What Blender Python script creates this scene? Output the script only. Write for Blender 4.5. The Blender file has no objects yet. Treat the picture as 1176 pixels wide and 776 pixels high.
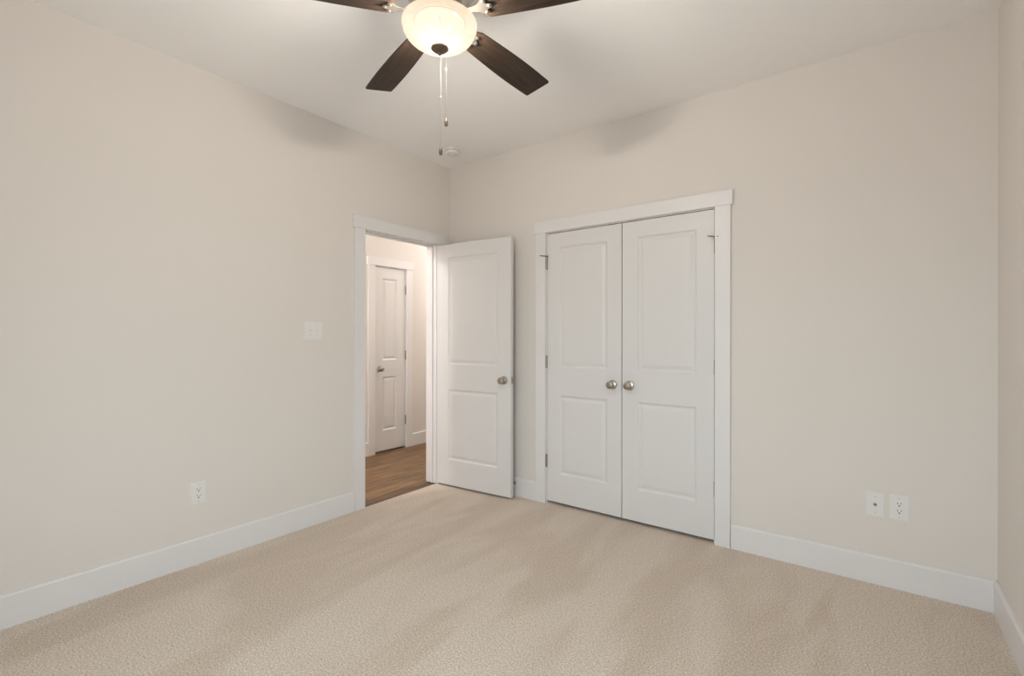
import bpy, bmesh, math, random
from mathutils import Vector, Matrix

# ------------------------------------------------------------------ scene, camera, light
S = bpy.context.scene
COL = S.collection
PI = math.pi

S.view_settings.view_transform = 'Standard'
S.view_settings.look = 'None'
S.view_settings.gamma = 1.0
S.view_settings.use_curve_mapping = False
S.view_settings.exposure = -0.14
S.cycles.max_bounces = 14
S.cycles.diffuse_bounces = 10
S.cycles.glossy_bounces = 4
S.cycles.transparent_max_bounces = 12
S.cycles.caustics_reflective = False
S.cycles.caustics_refractive = False
S.cycles.sample_clamp_indirect = 6.0
S.cycles.use_denoising = True

cam_d = bpy.data.cameras.new('camera')
cam = bpy.data.objects.new('camera', cam_d)
COL.objects.link(cam)
S.camera = cam
cam_d.sensor_width = 36.0
cam_d.lens = 551.966 * 36.0 / 1176.0
cam_d.clip_start = 0.05
yaw, pitch, roll = math.radians(36.809), math.radians(-0.032), math.radians(0.059)
F = Vector((-math.sin(yaw) * math.cos(pitch), math.cos(yaw) * math.cos(pitch), math.sin(pitch)))
R0 = Vector((math.cos(yaw), math.sin(yaw), 0))
U0 = R0.cross(F)
RT = math.cos(roll) * R0 + math.sin(roll) * U0
UP = -math.sin(roll) * R0 + math.cos(roll) * U0
cam.matrix_world = Matrix(((RT.x, UP.x, -F.x, 3.0215), (RT.y, UP.y, -F.y, -3.1111),
                           (RT.z, UP.z, -F.z, 1.2637), (0, 0, 0, 1)))

# world: overcast sky above, dull ground bounce below
W = bpy.data.worlds.new('sky')
S.world = W
W.use_nodes = True
nt = W.node_tree
nt.nodes.clear()
wo = nt.nodes.new('ShaderNodeOutputWorld')
bg = nt.nodes.new('ShaderNodeBackground')
tc = nt.nodes.new('ShaderNodeTexCoord')
sp = nt.nodes.new('ShaderNodeSeparateXYZ')
mr = nt.nodes.new('ShaderNodeMapRange')
cr = nt.nodes.new('ShaderNodeValToRGB')
mr.inputs['From Min'].default_value = -1.0
mr.inputs['From Max'].default_value = 1.0
cr.color_ramp.elements[0].position = 0.47
cr.color_ramp.elements[0].color = (0.40, 0.41, 0.41, 1)
cr.color_ramp.elements[1].position = 0.53
cr.color_ramp.elements[1].color = (0.82, 0.93, 1.0, 1)
nt.links.new(tc.outputs['Generated'], sp.inputs[0])
nt.links.new(sp.outputs['Z'], mr.inputs['Value'])
nt.links.new(mr.outputs[0], cr.inputs[0])
nt.links.new(cr.outputs[0], bg.inputs['Color'])
bg.inputs['Strength'].default_value = 8.7
nt.links.new(bg.outputs[0], wo.inputs[0])

FAN_WATTS = 106.0
HALL_WATTS = 54.0

# ------------------------------------------------------------------ measured room
H = 2.773            # ceiling height
WX = 3.487           # room width  (x: left wall 0 -> right wall WX)
DY = -3.665          # rear wall behind the camera (back wall at y = 0)
TH = 0.115           # wall thickness
HB = 0.1447          # baseboard height
HX = -1.31           # far wall of the hall
HY0, HY1 = -2.6, 2.4  # hall ends
FX, FY = 1.724, -1.831

# ------------------------------------------------------------------ materials
def mat(name):
    m = bpy.data.materials.new(name)
    m.use_nodes = True
    n = m.node_tree.nodes
    return m, n, m.node_tree.links, n['Principled BSDF']

def plain(name, col, rough=0.5, metal=0.0, bump=0.0, bscale=200.0, spec=0.5):
    m, n, l, b = mat(name)
    b.inputs['Base Color'].default_value = (*col, 1)
    b.inputs['Roughness'].default_value = rough
    b.inputs['Metallic'].default_value = metal
    b.inputs['Specular IOR Level'].default_value = spec
    if bump:
        t = n.new('ShaderNodeTexCoord')
        x = n.new('ShaderNodeTexNoise')
        x.inputs['Scale'].default_value = bscale
        x.inputs['Detail'].default_value = 3
        bp = n.new('ShaderNodeBump')
        bp.inputs['Strength'].default_value = bump
        bp.inputs['Distance'].default_value = 0.002
        l.new(t.outputs['Object'], x.inputs['Vector'])
        l.new(x.outputs[0], bp.inputs['Height'])
        l.new(bp.outputs[0], b.inputs['Normal'])
    return m

M_WALL = plain('wall_paint', (0.71, 0.674, 0.638), 0.75, bump=0.12, bscale=260, spec=0.3)
M_CEIL = plain('ceiling_paint', (0.88, 0.87, 0.87), 0.9, bump=0.1, bscale=200, spec=0.2)
M_TRIM = plain('trim_paint', (0.73, 0.72, 0.725), 0.38)
M_DOOR = plain('door_paint', (0.69, 0.682, 0.68), 0.42, bump=0.05, bscale=320)
M_NICK = plain('satin_nickel', (0.44, 0.40, 0.35), 0.28, 1.0)
M_NICKD = plain('satin_nickel_dull', (0.33, 0.30, 0.265), 0.42, 1.0)
M_DARKM = plain('dark_bronze', (0.06, 0.05, 0.042), 0.5, 0.6)
M_PLATE = plain('white_plastic', (0.75, 0.742, 0.728), 0.35)
M_SLOT = plain('dark_slot', (0.05, 0.045, 0.04), 0.6)
M_RUB = plain('black_rubber', (0.02, 0.02, 0.02), 0.6)
M_WRUB = plain('white_rubber', (0.55, 0.53, 0.5), 0.6)
M_BRONZE = plain('brushed_bronze', (0.17, 0.13, 0.10), 0.45, 0.85)
M_BAFFLE = plain('baffle_black', (0.004, 0.0036, 0.003), 0.9, spec=0.0)  # near-black so the inner pan stays dim beside the bulbs
M_IRON = plain('fan_nickel', (0.62, 0.58, 0.52), 0.3, 1.0)

def carpet_mat():
    m, n, l, b = mat('carpet')
    t = n.new('ShaderNodeTexCoord')
    fine = n.new('ShaderNodeTexNoise')
    fine.inputs['Scale'].default_value = 138
    fine.inputs['Detail'].default_value = 4
    fine.inputs['Roughness'].default_value = 0.75
    r1 = n.new('ShaderNodeValToRGB')
    e = r1.color_ramp.elements
    e[0].position, e[0].color = 0.30, (0.31, 0.25, 0.20, 1)
    e[1].position, e[1].color = 0.66, (0.93, 0.815, 0.70, 1)
    # pile lying different ways (vacuum strokes): broad soft patches with their own shape
    mp = n.new('ShaderNodeMapping')
    mp.inputs['Rotation'].default_value = (0, 0, math.radians(-6))
    mp.inputs['Scale'].default_value = (2.3, 0.7, 1)
    mp.inputs['Location'].default_value = (3.3, 3.7, 0.0)   # where the strokes fall
    big = n.new('ShaderNodeTexNoise')
    big.inputs['Scale'].default_value = 1.5
    big.inputs['Detail'].default_value = 3
    big.inputs['Distortion'].default_value = 0.6
    r2 = n.new('ShaderNodeValToRGB')
    f = r2.color_ramp.elements
    f[0].position, f[0].color = 0.42, (0.90, 0.875, 0.85, 1)
    f[1].position, f[1].color = 0.58, (1, 1, 1, 1)
    mx = n.new('ShaderNodeMix')
    mx.data_type = 'RGBA'
    mx.blend_type = 'MULTIPLY'
    mx.inputs['Factor'].default_value = 1.0
    l.new(t.outputs['Object'], fine.inputs['Vector'])
    l.new(t.outputs['Object'], mp.inputs['Vector'])
    l.new(mp.outputs[0], big.inputs['Vector'])
    l.new(fine.outputs[0], r1.inputs[0])
    l.new(big.outputs[0], r2.inputs[0])
    l.new(r1.outputs[0], mx.inputs['A'])
    l.new(r2.outputs[0], mx.inputs['B'])
    l.new(mx.outputs['Result'], b.inputs['Base Color'])
    b.inputs['Roughness'].default_value = 0.95
    b.inputs['Specular IOR Level'].default_value = 0.1
    b.inputs['Sheen Weight'].default_value = 0.15
    bp2 = n.new('ShaderNodeBump')
    bp2.inputs['Strength'].default_value = 0.7
    bp2.inputs['Distance'].default_value = 0.006
    l.new(fine.outputs[0], bp2.inputs['Height'])
    l.new(bp2.outputs[0], b.inputs['Normal'])
    return m

def plank_mat():
    m, n, l, b = mat('oak_planks')
    t = n.new('ShaderNodeTexCoord')
    mp = n.new('ShaderNodeMapping')
    mp.inputs['Rotation'].default_value = (0, 0, PI / 2)
    br = n.new('ShaderNodeTexBrick')
    br.inputs['Scale'].default_value = 1.0
    br.inputs['Brick Width'].default_value = 1.2
    br.inputs['Row Height'].default_value = 0.15
    br.inputs['Mortar Size'].default_value = 0.0012
    br.inputs['Color1'].default_value = (0.125, 0.068, 0.030, 1)
    br.inputs['Color2'].default_value = (0.205, 0.122, 0.056, 1)
    br.inputs['Mortar'].default_value = (0.09, 0.05, 0.03, 1)
    br.offset = 0.37
    mp2 = n.new('ShaderNodeMapping')
    mp2.inputs['Scale'].default_value = (8, 0.8, 1)
    gr = n.new('ShaderNodeTexNoise')
    gr.inputs['Scale'].default_value = 2.6
    gr.inputs['Detail'].default_value = 6
    gr.inputs['Distortion'].default_value = 1.2
    rr = n.new('ShaderNodeValToRGB')
    rr.color_ramp.elements[0].position, rr.color_ramp.elements[0].color = 0.35, (0.38, 0.34, 0.29, 1)
    rr.color_ramp.elements[1].position, rr.color_ramp.elements[1].color = 0.62, (1.2, 1.17, 1.1, 1)
    mx = n.new('ShaderNodeMix')
    mx.data_type = 'RGBA'
    mx.blend_type = 'MULTIPLY'
    mx.inputs['Factor'].default_value = 0.9
    l.new(t.outputs['Object'], mp.inputs[0])
    l.new(mp.outputs[0], br.inputs['Vector'])
    l.new(t.outputs['Object'], mp2.inputs[0])
    l.new(mp2.outputs[0], gr.inputs['Vector'])
    l.new(gr.outputs[0], rr.inputs[0])
    l.new(br.outputs['Color'], mx.inputs['A'])
    l.new(rr.outputs[0], mx.inputs['B'])
    l.new(mx.outputs['Result'], b.inputs['Base Color'])
    b.inputs['Roughness'].default_value = 0.45
    return m

def blade_mat():
    m, n, l, b = mat('dark_walnut')
    t = n.new('ShaderNodeTexCoord')
    mp = n.new('ShaderNodeMapping')
    mp.inputs['Scale'].default_value = (2.5, 34, 10)
    gr = n.new('ShaderNodeTexNoise')
    gr.inputs['Scale'].default_value = 2.2
    gr.inputs['Detail'].default_value = 6
    gr.inputs['Distortion'].default_value = 0.8
    rr = n.new('ShaderNodeValToRGB')
    rr.color_ramp.elements[0].position, rr.color_ramp.elements[0].color = 0.32, (0.018, 0.010, 0.006, 1)
    rr.color_ramp.elements[1].position, rr.color_ramp.elements[1].color = 0.7, (0.046, 0.027, 0.016, 1)
    l.new(t.outputs['Object'], mp.inputs[0])
    l.new(mp.outputs[0], gr.inputs['Vector'])
    l.new(gr.outputs[0], rr.inputs[0])
    l.new(rr.outputs[0], b.inputs['Base Color'])
    b.inputs['Roughness'].default_value = 0.55
    b.inputs['Specular IOR Level'].default_value = 0.3
    return m

def bowl_mat():
    """frosted lamp glass: glows, scatters the bulb's light, lets some straight through"""
    m, n, l, b = mat('frosted_bowl_glass')
    n.remove(b)
    out = n['Material Output']
    em = n.new('ShaderNodeEmission')
    em.inputs['Color'].default_value = (1.0, 0.85, 0.67, 1)
    em.inputs['Strength'].default_value = 0.70
    tl = n.new('ShaderNodeBsdfTranslucent')
    tl.inputs['Color'].default_value = (0.0062, 0.0047, 0.0037, 1)
    ad = n.new('ShaderNodeAddShader')
    tr = n.new('ShaderNodeBsdfTransparent')
    mx = n.new('ShaderNodeMixShader')
    mx.inputs[0].default_value = 0.28
    l.new(em.outputs[0], ad.inputs[0])
    l.new(tl.outputs[0], ad.inputs[1])
    l.new(ad.outputs[0], mx.inputs[1])
    l.new(tr.outputs[0], mx.inputs[2])
    l.new(mx.outputs[0], out.inputs['Surface'])
    return m

def emit_mat(name, col, s):
    m, n, l, b = mat(name)
    n.remove(b)
    em = n.new('ShaderNodeEmission')
    em.inputs['Color'].default_value = (*col, 1)
    em.inputs['Strength'].default_value = s
    l.new(em.outputs[0], n['Material Output'].inputs['Surface'])
    return m

def pane_mat():
    m, n, l, b = mat('window_glass')
    n.remove(b)
    tr = n.new('ShaderNodeBsdfTransparent')
    tr.inputs['Color'].default_value = (0.95, 0.97, 0.97, 1)
    gl = n.new('ShaderNodeBsdfGlossy')
    gl.inputs['Roughness'].default_value = 0.02
    mx = n.new('ShaderNodeMixShader')
    mx.inputs[0].default_value = 0.05
    l.new(tr.outputs[0], mx.inputs[1])
    l.new(gl.outputs[0], mx.inputs[2])
    l.new(mx.outputs[0], n['Material Output'].inputs['Surface'])
    return m

M_CARPET, M_PLANK, M_BLADE, M_BOWL, M_PANE = carpet_mat(), plank_mat(), blade_mat(), bowl_mat(), pane_mat()

# ------------------------------------------------------------------ mesh helpers
def add_box(bm, x0, x1, y0, y1, z0, z1, bev=0.0):
    r = bmesh.ops.create_cube(bm, size=1.0)
    vs = r['verts']
    for v in vs:
        v.co = Vector((x0 + (v.co.x + .5) * (x1 - x0), y0 + (v.co.y + .5) * (y1 - y0), z0 + (v.co.z + .5) * (z1 - z0)))
    if bev:
        es = list({e for v in vs for e in v.link_edges})
        bmesh.ops.bevel(bm, geom=es, offset=bev, segments=2, affect='EDGES', profile=0.7)
    return vs

def add_lathe(bm, prof, seg=40, axis=(0, 0, 1), origin=(0, 0, 0), close=True):
    """profile of (radius, height along axis) turned round the axis"""
    q = Vector((0, 0, 1)).rotation_difference(Vector(axis)).to_matrix()
    o = Vector(origin)
    rings = []
    for r, h in prof:
        if r < 1e-6:
            rings.append([bm.verts.new(o + q @ Vector((0, 0, h)))])
        else:
            rings.append([bm.verts.new(o + q @ Vector((r * math.cos(2 * PI * k / seg), r * math.sin(2 * PI * k / seg), h))) for k in range(seg)])
    for a, b in zip(rings, rings[1:]):
        for k in range(seg):
            j = (k + 1) % seg
            if len(a) == 1 and len(b) == 1:
                continue
            if len(a) == 1:
                bm.faces.new((a[0], b[j], b[k]))
            elif len(b) == 1:
                bm.faces.new((a[k], a[j], b[0]))
            else:
                bm.faces.new((a[k], a[j], b[j], b[k]))
    if close:
        for rg in (rings[0], rings[-1]):
            if len(rg) > 1:
                bm.faces.new(rg)

def add_tube(bm, pts, r, seg=8):
    pts = [Vector(p) for p in pts]
    rings = []
    for i, p in enumerate(pts):
        d = (pts[min(i + 1, len(pts) - 1)] - pts[max(i - 1, 0)]).normalized()
        q = Vector((0, 0, 1)).rotation_difference(d).to_matrix()
        rings.append([bm.verts.new(p + q @ Vector((r * math.cos(2 * PI * k / seg), r * math.sin(2 * PI * k / seg), 0))) for k in range(seg)])
    for a, b in zip(rings, rings[1:]):
        for k in range(seg):
            j = (k + 1) % seg
            bm.faces.new((a[k], a[j], b[j], b[k]))
    bm.faces.new(rings[0])
    bm.faces.new(rings[-1])

def obj(name, bm, m, parent=None, smooth=False):
    bmesh.ops.recalc_face_normals(bm, faces=bm.faces)
    me = bpy.data.meshes.new(name)
    bm.to_mesh(me)
    bm.free()
    if smooth:
        for p in me.polygons:
            p.use_smooth = True
        me.set_sharp_from_angle(angle=math.radians(38))
    me.materials.append(m)
    o = bpy.data.objects.new(name, me)
    COL.objects.link(o)
    if parent:
        o.parent = parent
    return o

def boxes(name, lst, m, parent=None, bev=0.0):
    bm = bmesh.new()
    for b in lst:
        add_box(bm, *b, bev=bev)
    return obj(name, bm, m, parent)

def tag(o, label=None, cat=None, group=None, kind=None):
    if label:
        o['label'] = label
    if cat:
        o['category'] = cat
    if group:
        o['group'] = group
    if kind:
        o['kind'] = kind
    return o

def empty(name, loc, rz=0.0):
    o = bpy.data.objects.new(name, None)
    o.empty_display_size = 0.1
    COL.objects.link(o)
    o.location = loc
    o.rotation_euler = (0, 0, rz)
    return o

def structure(o, label=None, cat=None):
    return tag(o, label, cat, kind='structure')

# ------------------------------------------------------------------ room shell
# openings
DY0, DY1, DZ = -0.905, -0.168, 2.062     # bedroom doorway in the left wall (between jambs, clear)
CX0, CX1, CZ = 1.029, 2.247, 2.060       # closet opening in the back wall
JT = 0.018                               # jamb board thickness
NY0, NY1, NZ = 0.185, 0.611, 2.046       # narrow door recess in the far hall wall

structure(boxes('floor', [(0.0, WX, DY, 0, -0.03, 0.0), (CX0 - .25, CX1 + .25, 0, 0.62, -0.03, 0.0)], M_CARPET),
          'tan cut-pile carpet covering the bedroom floor', 'floor')
structure(boxes('floor_hall', [(HX, -0.0005, HY0, HY1, -0.035, -0.006), (HX - TH - .26, HX, NY0 - .018, NY1 + .018, -0.035, -0.006)], M_PLANK),
          'brown wood plank floor of the hall seen through the doorway', 'floor')
structure(boxes('ceiling', [(0, WX, DY, 0, H, H + .08)], M_CEIL), 'smooth off-white bedroom ceiling', 'ceiling')
structure(boxes('ceiling_hall', [(HX, -TH, HY0, HY1, H, H + .08)], M_CEIL), 'hall ceiling beyond the doorway', 'ceiling')

structure(boxes('wall_left', [(-TH, 0, DY - TH, DY0 - JT, -.035, H + .08), (-TH, 0, DY1 + JT, HY1, -.035, H + .08),
                              (-TH, 0, DY0 - JT, DY1 + JT, DZ + JT, H + .08)], M_WALL),
          'long greige wall on the left with the open doorway', 'wall')
structure(boxes('wall_back', [(0, CX0 - JT, 0, TH, -.035, H + .08), (CX1 + JT, WX + TH, 0, TH, -.035, H + .08),
                              (CX0 - JT, CX1 + JT, 0, TH, CZ + JT, H + .08)], M_WALL),
          'greige wall holding the double closet doors', 'wall')
# right and rear walls with the windows that light the room
BW = (1.50, 3.25, 0.45, 2.20)       # rear window  x0 x1 z0 z1
RW = (-3.20, -2.40, 0.20, 1.50)     # right window y0 y1 z0 z1
structure(boxes('wall_right', [(WX, WX + TH, DY - TH, RW[0], -.035, H + .08), (WX, WX + TH, RW[1], 0, -.035, H + .08),
                               (WX, WX + TH, RW[0], RW[1], -.035, RW[2]), (WX, WX + TH, RW[0], RW[1], RW[3], H + .08)], M_WALL),
          'greige wall at the right edge of the view', 'wall')
structure(boxes('wall_rear', [(0, BW[0], DY - TH, DY, -.035, H + .08), (BW[1], WX, DY - TH, DY, -.035, H + .08),
                              (BW[0], BW[1], DY - TH, DY, -.035, BW[2]), (BW[0], BW[1], DY - TH, DY, BW[3], H + .08)], M_WALL),
          'greige wall behind the viewpoint with a window', 'wall')
structure(boxes('wall_closet', [(CX0 - .3, CX0 - .25, TH, .62, -.035, H), (CX1 + .25, CX1 + .3, TH, .62, -.035, H),
                                (CX0 - .3, CX1 + .3, .62, .67, -.035, H), (CX0 - .3, CX1 + .3, TH, .67, H - .3, H - .25)], M_WALL),
          'walls inside the closed closet', 'wall')
# hall: far wall has the narrow door recess
structure(boxes('wall_hall', [(HX - TH, HX, HY0, NY0 - JT, -.035, H + .08), (HX - TH, HX, NY1 + JT, HY1, -.035, H + .08),
                              (HX - TH, HX, NY0 - JT, NY1 + JT, NZ + JT, H + .08), (HX - TH - .3, HX - TH - .26, NY0 - .1, NY1 + .1, -.035, NZ + .1),
                              (HX - TH - .26, HX - TH, NY0 - .1, NY0 - .06, -.035, NZ + .1), (HX - TH - .26, HX - TH, NY1 + .06, NY1 + .1, -.035, NZ + .1), (HX - TH - .26, HX - TH, NY0 - .06, NY1 + .06, NZ + .06, NZ + .1),
                              (HX, -TH, HY0 - .1, HY0, -.035, H + .08), (HX, -TH, HY1, HY1 + .1, -.035, H + .08)], M_WALL),
          'warm lit hall wall holding the narrow door', 'wall')

# baseboards (profile with an eased top edge)
def baseboard(name, runs, label):
    bm = bmesh.new()
    t, hb = 0.015, HB
    for (p, q, nrm) in runs:                       # p -> q along the wall, nrm = into the room
        p, q, nrm = Vector((*p, 0)), Vector((*q, 0)), Vector((*nrm, 0))
        prof = [(0, 0), (t, 0), (t, hb - .008), (t - .003, hb - .003), (t - .007, hb), (0, hb)]
        a = [bm.verts.new(p + nrm * d + Vector((0, 0, z))) for d, z in prof]
        b = [bm.verts.new(q + nrm * d + Vector((0, 0, z))) for d, z in prof]
        for k in range(len(prof)):
            j = (k + 1) % len(prof)
            bm.faces.new((a[k], a[j], b[j], b[k]))
        bm.faces.new(a)
        bm.faces.new(b)
    return structure(obj(name, bm, M_TRIM), label, 'baseboard')

CW = 0.089           # casing width
ylc0, ylc1 = -0.9125 - CW, -0.162 + CW          # outer edges of the doorway casing
xlc0, xlc1 = 1.023 - CW, 2.2566 + CW            # outer edges of the closet casing
baseboard('baseboard_left', [((0, DY), (0, ylc0), (1, 0))], 'white baseboard along the left wall up to the doorway')
baseboard('baseboard_back', [((0, 0), (xlc0, 0), (0, -1)), ((xlc1, 0), (WX, 0), (0, -1))], 'white baseboard along the closet wall')
baseboard('baseboard_right', [((WX, DY), (WX, 0), (-1, 0))], 'white baseboard along the right wall')
baseboard('baseboard_rear', [((0, DY), (WX, DY), (0, 1))], 'white baseboard behind the viewpoint')
ho = baseboard('baseboard_hall', [((HX, HY0), (HX, NY0 - .006 - CW), (1, 0)), ((HX, NY1 + .006 + CW), (HX, HY1), (1, 0))],
               'white baseboard along the hall wall beside the narrow door')
ho.location.z = -0.006

# door casings: flat side boards, thicker and slightly longer head board, jamb lining
def casing(name, axis, face, into, u0, u1, z1, depth, label, zf=0.0):
    """axis 'x' or 'y' = direction along the wall; face = wall plane, into = +1/-1 room side; clear opening u0..u1 x z1"""
    root = empty(name, (0, 0, 0))
    structure(root, label, 'door casing')
    rv = 0.006
    def bx(u_a, u_b, d0, d1, z0, zt):
        a, b = sorted((face + into * d0, face + into * d1))
        return (u_a, u_b, a, b, z0, zt) if axis == 'x' else (a, b, u_a, u_b, z0, zt)
    hz = z1 + rv
    boxes('side_casing', [bx(u0 - rv - CW, u0 - rv, 0, .018, zf, hz)], M_TRIM, root, bev=.0012)
    boxes('side_casing', [bx(u1 + rv, u1 + rv + CW, 0, .018, zf, hz)], M_TRIM, root, bev=.0012)
    boxes('head_casing', [bx(u0 - rv - CW - .012, u1 + rv + CW + .012, 0, .023, hz, hz + .0895)], M_TRIM, root, bev=.0015)
    boxes('jamb_lining', [bx(u0 - JT, u0, 0, -depth, zf, z1 + JT), bx(u1, u1 + JT, 0, -depth, zf, z1 + JT),
                          bx(u0, u1, 0, -depth, z1, z1 + JT)], M_TRIM, root)
    return root

casing('trim_1', 'x', 0.0, -1, CX0, CX1, CZ, TH, 'white flat board casing around the double closet doors')
t2 = casing('trim_2', 'y', 0.0, 1, DY0, DY1, DZ, TH, 'white flat board casing around the open bedroom doorway')
boxes('door_stop_strip', [(-.055, -.040, DY0, DY0 + .011, 0, DZ), (-.055, -.040, DY1 - .011, DY1, 0, DZ), (-.055, -.040, DY0 + .011, DY1 - .011, DZ - .011, DZ)], M_TRIM, t2)
# the hall side of the same doorway
for s, (a, b) in enumerate(((ylc0, DY0 - .006), (DY1 + .006, ylc1))):
    boxes('side_casing', [(-TH - .018, -TH, a, b, -.006, DZ + .006)], M_TRIM, t2)
boxes('head_casing', [(-TH - .022, -TH, ylc0 - .012, ylc1 + .012, DZ + .006, DZ + .095)], M_TRIM, t2)
casing('trim_3', 'y', HX, 1, NY0, NY1, NZ, TH, 'white casing around the narrow door in the hall', zf=-.006)

# ------------------------------------------------------------------ doors
def door_slab(w, h, th, panels):
    """local x 0..w, front face y=0 (outward -y), back y=th, z 0..h; moulded raised panels on both faces"""
    bm = bmesh.new()
    xs = sorted({0, w, *[p[0] for p in panels], *[p[1] for p in panels]})
    zs = sorted({0, h, *[p[2] for p in panels], *[p[3] for p in panels]})
    for y, sg in ((0.0, 1), (th, -1)):
        vv = {}
        def V(x, z, d=0.0):
            k = (round(x, 5), round(z, 5), round(d, 5))
            if k not in vv:
                vv[k] = bm.verts.new((x, y + sg * d, z))
            return vv[k]
        for i in range(len(xs) - 1):
            for j in range(len(zs) - 1):
                x0, x1, z0, z1 = xs[i], xs[i + 1], zs[j], zs[j + 1]
                if not any(abs(p[0] - x0) < 1e-6 and abs(p[1] - x1) < 1e-6 and abs(p[2] - z0) < 1e-6 and abs(p[3] - z1) < 1e-6 for p in panels):
                    bm.faces.new((V(x0, z0), V(x1, z0), V(x1, z1), V(x0, z1)))
                    continue
                steps = [(0, 0), (.004, .0025), (.010, .0075), (.016, .0090), (.021, .0090), (.030, .0060), (.042, .0030), (.046, .0028)]
                for (i0, d0), (i1, d1) in zip(steps, steps[1:]):
                    A = [V(x0 + i0, z0 + i0, d0), V(x1 - i0, z0 + i0, d0), V(x1 - i0, z1 - i0, d0), V(x0 + i0, z1 - i0, d0)]
                    B = [V(x0 + i1, z0 + i1, d1), V(x1 - i1, z0 + i1, d1), V(x1 - i1, z1 - i1, d1), V(x0 + i1, z1 - i1, d1)]
                    for k in range(4):
                        m = (k + 1) % 4
                        bm.faces.new((A[k], A[m], B[m], B[k]))
                i1, d1 = steps[-1]
                bm.faces.new((V(x0 + i1, z0 + i1, d1), V(x1 - i1, z0 + i1, d1), V(x1 - i1, z1 - i1, d1), V(x0 + i1, z1 - i1, d1)))
    def quad(*p):
        bm.faces.new([bm.verts.new(q) for q in p])
    quad((0, 0, 0), (w, 0, 0), (w, th, 0), (0, th, 0))
    quad((0, 0, h), (w, 0, h), (w, th, h), (0, th, h))
    quad((0, 0, 0), (0, th, 0), (0, th, h), (0, 0, h))
    quad((w, 0, 0), (w, th, 0), (w, th, h), (w, 0, h))
    bmesh.ops.remove_doubles(bm, verts=bm.verts, dist=1e-5)
    return bm

def knob(parent, x, z, y=0.0, dirn=-1):
    bm = bmesh.new()
    add_lathe(bm, [(.011, .008), (.0105, .022), (.012, .028), (.019, .033), (.0245, .040), (.0262, .047), (.0255, .053), (.021, .058),
                   (.0165, .0595), (.0155, .0575), (.0095, .0575), (.0085, .0605), (.004, .0615), (0, .0617)], 36, (0, dirn, 0), (x, y, z), close=False)
    k = obj('knob', bm, M_NICK, parent, True)
    bm = bmesh.new()
    add_lathe(bm, [(0, 0), (.0325, 0), (.0325, .003), (.0295, .0065), (.024, .0075), (.021, .0095), (.013, .0105), (.011, .012), (0, .012)], 36, (0, dirn, 0), (x, y, z), close=False)
    obj('knob_rose', bm, M_NICK, k, True)
    return k

def hinge(parent, x, z, y=-.005, leaf=0, h=.092):
    """barrel of five knuckles with pin tips and the leaf edges that show"""
    bm = bmesh.new()
    for k in range(5):
        z0 = z - h / 2 + k * h / 5
        add_lathe(bm, [(0, z0 + .0004), (.0075, z0 + .0004), (.0075, z0 + h / 5 - .0004), (0, z0 + h / 5 - .0004)], 14, (0, 0, 1), (x, y, 0), close=False)
    add_lathe(bm, [(0, z - h / 2 - .004), (.004, z - h / 2 - .003), (.005, z - h / 2), (.005, z + h / 2), (.004, z + h / 2 + .003), (0, z + h / 2 + .004)], 12, (0, 0, 1), (x, y, 0), close=False)
    add_box(bm, x - .0012, x + .0012, y + .004, .03, z - h / 2, z + h / 2)
    return obj('hinge', bm, M_NICKD, parent, True)

def hinge_stop(parent, x, z, s, y=-.006):
    """hinge-pin door stop: little plate on the pin, a threaded arm and two rubber bumpers"""
    bm = bmesh.new()
    add_box(bm, x - .011, x + .011, y - .008, y + .007, z, z + .004, bev=.001)
    add_tube(bm, [(x, y - .004, z + .003), (x - s * .030, y - .040, z + .005)], .0042, 10)
    add_tube(bm, [(x, y - .004, z + .003), (x + s * .020, y - .012, z + .003)], .0035, 10)
    o = obj('pin_stop', bm, M_NICKD, parent, True)
    bm = bmesh.new()
    add_tube(bm, [(x - s * .029, y - .0388, z + .005), (x - s * .035, y - .046, z + .0055)], .0062, 12)
    obj('bumper', bm, M_WRUB, o, True)
    return o

HZ = (0.322, 1.078, 1.833)
STD = lambda w, st: [(st, w - st, .212, .808), (st, w - st, 1.018, 1.925)]

# closet pair
dw = 0.6055
d2 = empty('door_2', (1.0322, 0.0, 0.022))
structure(d2, 'left leaf of the double closet doors, two raised panels, knob at its right edge', 'door')
obj('slab', door_slab(dw, 2.0325, .035, STD(dw, .108)), M_DOOR, d2)
knob(d2, dw - .066, .9145)
for z in HZ:
    hinge(d2, -.0045, z - .0205)
hinge_stop(d2, -.0045, HZ[2] + .05 - .0205, 1)
boxes('ball_catch', [(dw - .10, dw - .035, -.0005, .03, 2.0325, 2.0372)], M_DARKM, d2)
d3 = empty('door_3', (1.0322 + dw + .006, 0.0, 0.022))
structure(d3, 'right leaf of the double closet doors, two raised panels, knob at its left edge', 'door')
obj('slab', door_slab(dw, 2.0325, .035, STD(dw, .108)), M_DOOR, d3)
knob(d3, .054, .9165)
for z in (0.3345, 1.083, 1.8285):
    hinge(d3, dw + .0045, z - .0205)
hinge_stop(d3, dw + .0045, 1.8285 + .05 - .0205, 1)
boxes('ball_catch', [(.035, .10, -.0005, .03, 2.0325, 2.0372)], M_DARKM, d3)

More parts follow.
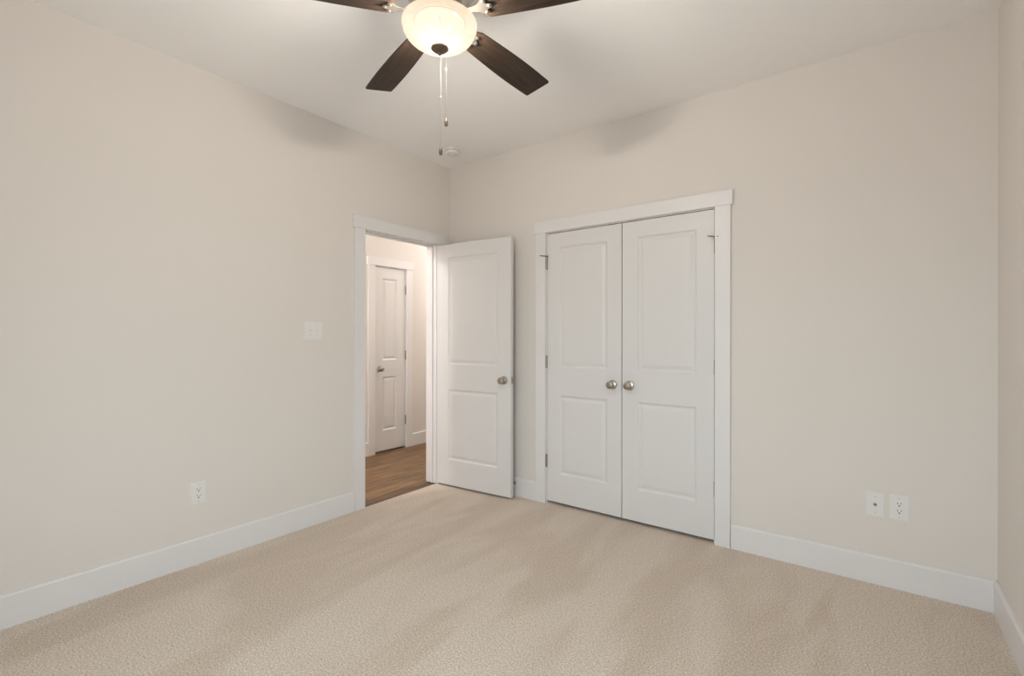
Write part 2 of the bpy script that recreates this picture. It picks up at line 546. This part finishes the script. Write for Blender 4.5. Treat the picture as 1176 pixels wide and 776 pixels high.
# bedroom door, swung fully open in front of the back wall
bw = 0.756
d1 = empty('door_1', (0.0225, -0.1815, 0.0185), math.radians(4.2))
structure(d1, 'open white two-panel bedroom door standing against the back wall beside the doorway', 'door')
obj('slab', door_slab(bw, 2.035, .035, STD(bw, .124)), M_DOOR, d1)
knob(d1, bw - .066, .911)
knob(d1, bw - .066, .911, .035, 1)
bm = bmesh.new()
add_box(bm, bw - .0005, bw + .0012, .006, .030, .911 - .029, .911 + .029, bev=.0004)
lp = obj('latch_plate', bm, M_NICK, d1)
bm = bmesh.new()
add_box(bm, bw, bw + .011, .011, .025, .911 - .009, .911 + .009, bev=.003)
obj('latch_bolt', bm, M_NICK, lp)
for z in HZ:
    bm = bmesh.new()
    for k in range(5):
        z0 = z - .0205 - .046 + k * .0184
        add_lathe(bm, [(0, z0 + .0004), (.006, z0 + .0004), (.006, z0 + .018), (0, z0 + .018)], 14, (0, 0, 1), (-.0005, .043, 0), close=False)
    add_box(bm, -.0012, .0004, .004, .040, z - .0665, z + .0255)
    obj('hinge', bm, M_NICKD, d1, True)

# narrow hall door (front faces +x): rotate the door frame by +90 deg
nw = 0.42
d4 = empty('door_4', (HX - .001, NY0 + .003, 0.014), PI / 2)
structure(d4, 'narrow closed white door across the hall with knob on the left', 'door')
obj('slab', door_slab(nw, 2.028, .035, [(.100, nw - .122, .221, .815), (.100, nw - .122, 1.0, 1.905)]), M_DOOR, d4)
knob(d4, .062, .905)
for z in (.315, 1.063, 1.811):
    hinge(d4, nw + .0035, z - .014, h=.1)

# ------------------------------------------------------------------ windows
def window(name, axis, face, into, u0, u1, z0, z1, label):
    root = empty(name, (0, 0, 0))
    structure(root, label, 'window')
    def bx(a, b, d0, d1, lo, hi):
        p, q = sorted((face + into * d0, face + into * d1))
        return (a, b, p, q, lo, hi) if axis == 'x' else (p, q, a, b, lo, hi)
    fr = .045
    um = (u0 + u1) / 2
    boxes('window_frame', [bx(u0, u0 + fr, -.10, -.02, z0, z1), bx(u1 - fr, u1, -.10, -.02, z0, z1), bx(u0 + fr, u1 - fr, -.10, -.02, z1 - fr, z1),
                           bx(u0 + fr, u1 - fr, -.10, -.02, z0, z0 + fr), bx(um - .03, um + .03, -.10, -.02, z0 + fr, z1 - fr)], M_TRIM, root)
    zm = (z0 + z1) / 2
    for a, b in ((u0 + fr, um - .03), (um + .03, u1 - fr)):
        s = boxes('sash', [bx(a, b, -.075, -.045, zm - .02, zm + .02), bx(a, a + .03, -.075, -.045, z0 + fr, z1 - fr), bx(b - .03, b, -.075, -.045, z0 + fr, z1 - fr),
                           bx(a + .03, b - .03, -.075, -.045, z0 + fr, z0 + fr + .035), bx(a + .03, b - .03, -.075, -.045, z1 - fr - .03, z1 - fr)], M_TRIM, root)
        boxes('pane', [bx(a + .03, b - .03, -.062, -.058, z0 + fr + .035, zm - .02)], M_PANE, s)
        boxes('pane', [bx(a + .03, b - .03, -.062, -.058, zm + .02, z1 - fr - .03)], M_PANE, s)
    boxes('window_sill', [bx(u0 - .1, u1 + .1, -.02, .045, z0 - .022, z0)], M_TRIM, root, bev=.002)
    boxes('window_casing', [bx(u0 - CW, u0, 0, .018, z0, z1), bx(u1, u1 + CW, 0, .018, z0, z1), bx(u0 - CW - .012, u1 + CW + .012, 0, .023, z1, z1 + .09),
                            bx(u0 - CW, u1 + CW, 0, .018, z0 - .022 - .09, z0 - .022)], M_TRIM, root)
    # sky portal just outside the pane (guides sampling only; it emits nothing itself)
    L = bpy.data.lights.new('sky_portal', 'AREA')
    L.shape = 'RECTANGLE'
    L.size, L.size_y = (u1 - u0), (z1 - z0)
    L.cycles.is_portal = True
    lo = bpy.data.objects.new('sky_portal', L)
    COL.objects.link(lo)
    d = Vector((0, into, 0)) if axis == 'x' else Vector((into, 0, 0))
    f = face - into * .112
    lo.location = (um, f, zm) if axis == 'x' else (f, um, zm)
    lo.rotation_euler = d.to_track_quat('-Z', 'Y').to_euler()
    return root

window('window_1', 'x', DY, 1, *BW, 'white sash window in the wall behind the viewpoint')

window('window_2', 'y', WX, -1, *RW, 'white sash window in the right wall beside the viewpoint')

# ------------------------------------------------------------------ ceiling fan
ZB = 2.47
fan = empty('ceiling_fan', (FX, FY, H))
tag(fan, 'five-blade ceiling fan with dark wood blades and a lit frosted glass bowl', 'ceiling fan')
zo = -H
def fobj(name, bm, m, parent, smooth=True):
    return obj(name, bm, m, parent, smooth)
bm = bmesh.new()
add_lathe(bm, [(0, H + zo), (.082, H + zo), (.084, H - .012 + zo), (.075, H - .05 + zo), (.05, H - .068 + zo), (0, H - .068 + zo)], 48, close=False)
fobj('ceiling_canopy', bm, M_IRON, fan)
bm = bmesh.new()
add_lathe(bm, [(0, 2.715 + zo), (.06, 2.715 + zo), (.105, 2.70 + zo), (.138, 2.665 + zo), (.145, 2.62 + zo), (.140, 2.565 + zo), (.118, 2.53 + zo), (.092, 2.515 + zo), (0, 2.515 + zo)], 56, close=False)
fobj('motor_housing', bm, M_IRON, fan)
bm = bmesh.new()
add_lathe(bm, [(0, 2.515 + zo), (.085, 2.515 + zo), (.088, 2.49 + zo), (.07, 2.478 + zo), (.074, 2.474 + zo), (.098, 2.453 + zo), (.100, 2.446 + zo), (.096, 2.441 + zo), (.092, 2.4465 + zo), (.06, 2.4725 + zo), (0, 2.4725 + zo)], 48, close=False)
hub = fobj('switch_housing', bm, M_IRON, fan)
bm = bmesh.new()
add_lathe(bm, [(0, 2.472 + zo), (.060, 2.472 + zo), (.0955, 2.442 + zo), (.0935, 2.4395 + zo), (.0905, 2.4405 + zo), (.058, 2.4685 + zo), (.012, 2.4685 + zo), (.004, 2.465 + zo), (.004, 2.352 + zo), (0, 2.352 + zo)], 48, close=False)
fobj('light_baffle', bm, M_BAFFLE, hub)  # added black pan, shaped to hold bulb light off hub and ceiling

def blade_bm():
    """blade along local +x, underside at z=0, outline with gently bowed edges and rounded tip corners"""
    bm = bmesh.new()
    n = 22
    x0, x1 = .165, .660
    up, lo = [], []
    for i in range(n + 1):
        t = i / n
        x = x0 + (x1 - x0) * t
        w = .050 + .016 * math.sin(min(1, t * 1.15) * PI / 2) + .003 * math.sin(t * PI)
        if t < .06:
            w -= .010 * (1 - t / .06) ** 2
        up.append((x, w))
        lo.append((x, -w))
    # tip: short rounded corners
    tip = []
    w = up[-1][1]
    for a in range(0, 91, 15):
        tip.append((x1 - .008 + .008 * math.sin(math.radians(a)), w - .008 + .008 * math.cos(math.radians(a))))
    tip += [(x, -y) for x, y in reversed(tip)]
    out = up[:-1] + tip + list(reversed(lo[:-1]))
    a = [bm.verts.new((x, y, -.003)) for x, y in out]
    b = [bm.verts.new((x, y, .003)) for x, y in out]
    bm.faces.new(list(reversed(a)))
    bm.faces.new(b)
    for k in range(len(out)):
        j = (k + 1) % len(out)
        bm.faces.new((a[k], a[j], b[j], b[k]))
    return bm

def iron_bm():
    """blade iron: arm from the motor, forked pad under the blade root, three screws"""
    bm = bmesh.new()
    def slab(pts, z0, z1):
        a = [bm.verts.new((x, y, z0)) for x, y in pts]
        b = [bm.verts.new((x, y, z1)) for x, y in pts]
        bm.faces.new(list(reversed(a)))
        bm.faces.new(b)
        for k in range(len(pts)):
            j = (k + 1) % len(pts)
            bm.faces.new((a[k], a[j], b[j], b[k]))
    slab([(.062, -.016), (.13, -.011), (.155, -.016), (.175, -.030), (.188, -.032), (.193, -.024), (.186, -.014), (.205, -.008), (.210, 0),
          (.205, .008), (.186, .014), (.193, .024), (.188, .032), (.175, .030), (.155, .016), (.13, .011), (.062, .016)], -.008, -.003)
    for x, y in ((.183, -.024), (.183, .024), (.2, 0)):
        add_lathe(bm, [(0, -.0115), (.004, -.011), (.006, -.0095), (.006, -.008), (0, -.008)], 14, origin=(x, y, 0), close=False)
    return bm

bm0, ir0 = blade_bm(), iron_bm()
first = None
for k in range(5):
    a = 1.57 + k * 2 * PI / 5
    if first is None:
        b = obj('blade', bm0, M_BLADE, fan)
        i_ = obj('blade_iron', ir0, M_IRON, b, True)
        first = (b, i_)
    else:
        b = first[0].copy()
        COL.objects.link(b)
        b.parent = fan
        i_ = first[1].copy()
        COL.objects.link(i_)
        i_.parent = b
    b.rotation_euler = (-0.192, 0, a)
    b.location = (0, 0, ZB - H)

# glass bowl
bm = bmesh.new()
RIM, ZR, HG, pw = .1395, 2.437, .088, 2.15
prof = []
for i in range(23):
    t = PI / 2 * i / 22
    prof.append((RIM * max(0, math.cos(t)) ** (2 / pw) if i < 22 else 0.0, ZR - HG * math.sin(t) ** (2 / pw) + zo))
prof = [(RIM - .002, ZR + .006 + zo)] + prof
add_lathe(bm, prof, 64, close=False)
bowl = fobj('light_bowl', bm, M_BOWL, fan)
tag(bowl, label='glowing frosted glass bowl')
bm = bmesh.new()
zb = ZR - HG
add_lathe(bm, [(0, zb + .004 + zo), (.026, zb + .003 + zo), (.0325, zb - .001 + zo), (.0325, zb - .004 + zo), (.026, zb - .010 + zo), (.015, zb - .0145 + zo), (.008, zb - .017 + zo),
               (.0075, zb - .022 + zo), (.005, zb - .026 + zo), (0, zb - .0272 + zo)], 36, close=False)
tag(fobj('finial', bm, M_BRONZE, bowl), label='dark bronze finial under the bowl')

# pull chains with pendants
for (px, py, z1, zc) in ((1.619, -1.722, 2.033, 2.242), (1.637, -1.709, 2.15, 2.352)):
    lx, ly = px - FX, py - FY
    rr = math.hypot(lx, ly)
    bm = bmesh.new()
    add_tube(bm, [(lx * .097 / rr, ly * .097 / rr, 2.447 + zo), (lx * .97, ly * .97, 2.446 + zo), (lx, ly, 2.441 + zo), (lx, ly, 2.435 + zo)], .0013, 6)
    z = 2.435
    while z > z1 + .003:                       # beads
        add_lathe(bm, [(0, z + zo + .0014), (.0013, z + zo + .0007), (.0013, z + zo - .0007), (0, z + zo - .0014)], 6, origin=(lx, ly, 0), close=False)
        z -= .0042
    add_tube(bm, [(lx, ly, 2.435 + zo), (lx, ly, z1 + zo)], .0006, 5)
    add_lathe(bm, [(0, zc + .006 + zo), (.0026, zc + .004 + zo), (.0026, zc - .004 + zo), (0, zc - .006 + zo)], 10, origin=(lx, ly, 0), close=False)
    ch = fobj('pull_chain', bm, M_IRON, fan)
    bm = bmesh.new()
    add_lathe(bm, [(0, z1 + .004 + zo), (.003, z1 + .003 + zo), (.0055, z1 - .003 + zo), (.0068, z1 - .012 + zo), (.0068, z1 - .022 + zo), (.005, z1 - .0275 + zo), (0, z1 - .029 + zo)], 20, origin=(lx, ly, 0), close=False)
    tag(fobj('pendant', bm, M_BRONZE, ch), label='small bronze pull-chain pendant')

# the fan's three bulbs
for k in range(3):
    L = bpy.data.lights.new('fan_bulb', 'POINT')
    L.energy = FAN_WATTS / 3
    L.color = (1.0, 0.925, 0.82)
    L.shadow_soft_size = 0.028
    lo = bpy.data.objects.new('fan_bulb', L)
    COL.objects.link(lo)
    lo.parent = fan
    a = k * 2 * PI / 3 + .4
    lo.location = (.034 * math.cos(a), .034 * math.sin(a), 2.411 + zo)

# ------------------------------------------------------------------ small fittings
# smoke detector
bm = bmesh.new()
sd = empty('smoke_detector', (.318, -.303, H))
tag(sd, 'round white smoke detector on the ceiling near the far corner', 'smoke detector')
add_lathe(bm, [(0, 0), (.058, 0), (.058, -.010), (.054, -.012), (0, -.012)], 40, close=False)
obj('mounting_base', bm, M_PLATE, sd, True)
bm = bmesh.new()
add_lathe(bm, [(0, -.012), (.045, -.012), (.045, -.0175), (.055, -.0185), (.055, -.028), (.048, -.036), (.025, -.039), (.012, -.039), (.011, -.041), (0, -.041)], 40, close=False)
obj('cover', bm, M_PLATE, sd, True)

def plate_bm(w, h, t=.006):
    """rounded wall plate, local x across, z up, front to -y"""
    bm = bmesh.new()
    add_box(bm, -w / 2, w / 2, -t, 0, -h / 2, h / 2)
    es = [e for e in bm.edges if all(v.co.y < -t / 2 for v in e.verts)]
    bmesh.ops.bevel(bm, geom=es, offset=.0035, segments=3, affect='EDGES')
    return bm

def screws(parent, pts, y):
    for x, z in pts:
        bm = bmesh.new()
        add_lathe(bm, [(0, .0012), (.0022, .0010), (.0032, 0), (0, 0)], 14, (0, -1, 0), (x, y, z), close=False)
        obj('screw', bm, M_WRUB, parent, True)

def outlet(name, loc, rz, label):
    o = empty(name, loc, rz)
    tag(o, label, 'outlet', 'white duplex outlets low on the walls')
    obj('wall_plate', plate_bm(.078, .123), M_PLATE, o)
    bm = bmesh.new()
    add_box(bm, -.0168, .0168, -.0085, -.005, -.0335, .0335, bev=.001)
    r = obj('receptacle', bm, M_PLATE, o)
    for s in (-1, 1):
        bm = bmesh.new()
        z = s * .0185
        add_box(bm, -.0085, -.0058, -.0090, -.0080, z + .0005, z + .0095)
        add_box(bm, .0058, .0085, -.0090, -.0080, z + .0015, z + .0090)
        add_lathe(bm, [(0, .0005), (.0036, .0005), (.0036, -.0005), (0, -.0005)], 16, (0, -1, 0), (0, -.0085, z - .0068), close=False)
        obj('socket_slot', bm, M_SLOT, r)
    screws(o, [(0, .048), (0, -.048)], -.006)
    return o

outlet('outlet', (0.0, -2.008, .394), PI / 2, 'white duplex outlet low on the left wall between carpet and light switch')
outlet('outlet', (3.134, 0.0, .409), 0, 'white duplex outlet on the closet wall, right of the cable jack plate')

jk = empty('cable_jack', (3.037, 0.0, .4065))
tag(jk, 'white wall plate with one round metal jack, left of the duplex outlet', 'wall plate')
obj('wall_plate', plate_bm(.077, .123), M_PLATE, jk)
bm = bmesh.new()
add_lathe(bm, [(0, 0), (.0075, 0), (.0075, .003), (.0052, .003), (.0048, .010), (.002, .010), (.0018, .006), (0, .006)], 20, (0, -1, 0), (0, -.006, 0), close=False)
obj('jack', bm, M_NICKD, jk, True)
screws(jk, [(0, .041), (0, -.041)], -.006)

sw = empty('light_switch', (0.0, -1.315, 1.3095), PI / 2)
tag(sw, 'white double toggle light switch on the left wall beside the doorway', 'light switch')
obj('wall_plate', plate_bm(.125, .121), M_PLATE, sw)
for x, s in ((-.023, -1), (.023, 1)):
    bm = bmesh.new()
    add_box(bm, x - .006, x + .006, -.0075, -.005, -.0125, .0125, bev=.0008)
    tg = obj('toggle_frame', bm, M_PLATE, sw)
    bm = bmesh.new()
    vs = add_box(bm, x - .004, x + .004, -.018, -.006, -.0045, .0045, bev=.0012)
    bmesh.ops.rotate(bm, verts=bm.verts, cent=(x, -.006, 0), matrix=Matrix.Rotation(s * math.radians(28), 3, 'X'))
    obj('toggle', bm, M_PLATE, tg)
    screws(sw, [(x, .030), (x, -.030)], -.006)

# spring door stop on the baseboard behind the open door
ds = empty('door_stop', (.737, -.015, .101))
tag(ds, 'dark metal door stop on the baseboard beside the open door', 'door stop')
bm = bmesh.new()
add_lathe(bm, [(0, 0), (.011, 0), (.011, .004), (.006, .007), (.0045, .009), (.0045, .052), (.0065, .054), (0, .054)], 20, (0, -1, 0), close=False)
obj('shaft', bm, M_NICKD, ds, True)
bm = bmesh.new()
add_lathe(bm, [(0, .052), (.0085, .052), (.0085, .062), (.006, .066), (0, .067)], 20, (0, -1, 0), close=False)
obj('rubber_tip', bm, M_RUB, ds, True)

# unseen ceiling fixtures, added to brighten the hall
M_DIFF = emit_mat('hall_fill_diffuser', (1.0, .93, .84), 6.0)
for hy, hw, lab in ((-2.3, 1.75, 'added unseen fill light on the hall ceiling toward the rear end'), (1.75, 0.65, 'added unseen fill light on the hall ceiling past the narrow door')):
    hl = empty('hall_fill_light', (-.70, hy, H))
    tag(hl, lab, 'ceiling light', 'added hall fill lights')
    bm = bmesh.new()
    add_lathe(bm, [(0, 0), (.15, 0), (.155, -.012), (.15, -.026), (0, -.026)], 40, close=False)
    obj('pan', bm, M_IRON, hl, True)
    bm = bmesh.new()
    add_lathe(bm, [(.142, -.026), (.135, -.045), (.11, -.066), (.06, -.080), (0, -.085)], 40, close=False)
    obj('diffuser', bm, M_DIFF, hl, True)
    L = bpy.data.lights.new('hall_fill_lamp', 'POINT')  # added fill lamp, hung below the diffuser
    L.energy = HALL_WATTS * hw
    L.color = (1.0, 0.97, 0.93)
    L.shadow_soft_size = 0.12
    lo = bpy.data.objects.new('hall_fill_lamp', L)
    COL.objects.link(lo)
    lo.parent = hl
    lo.location = (0, 0, -.24)
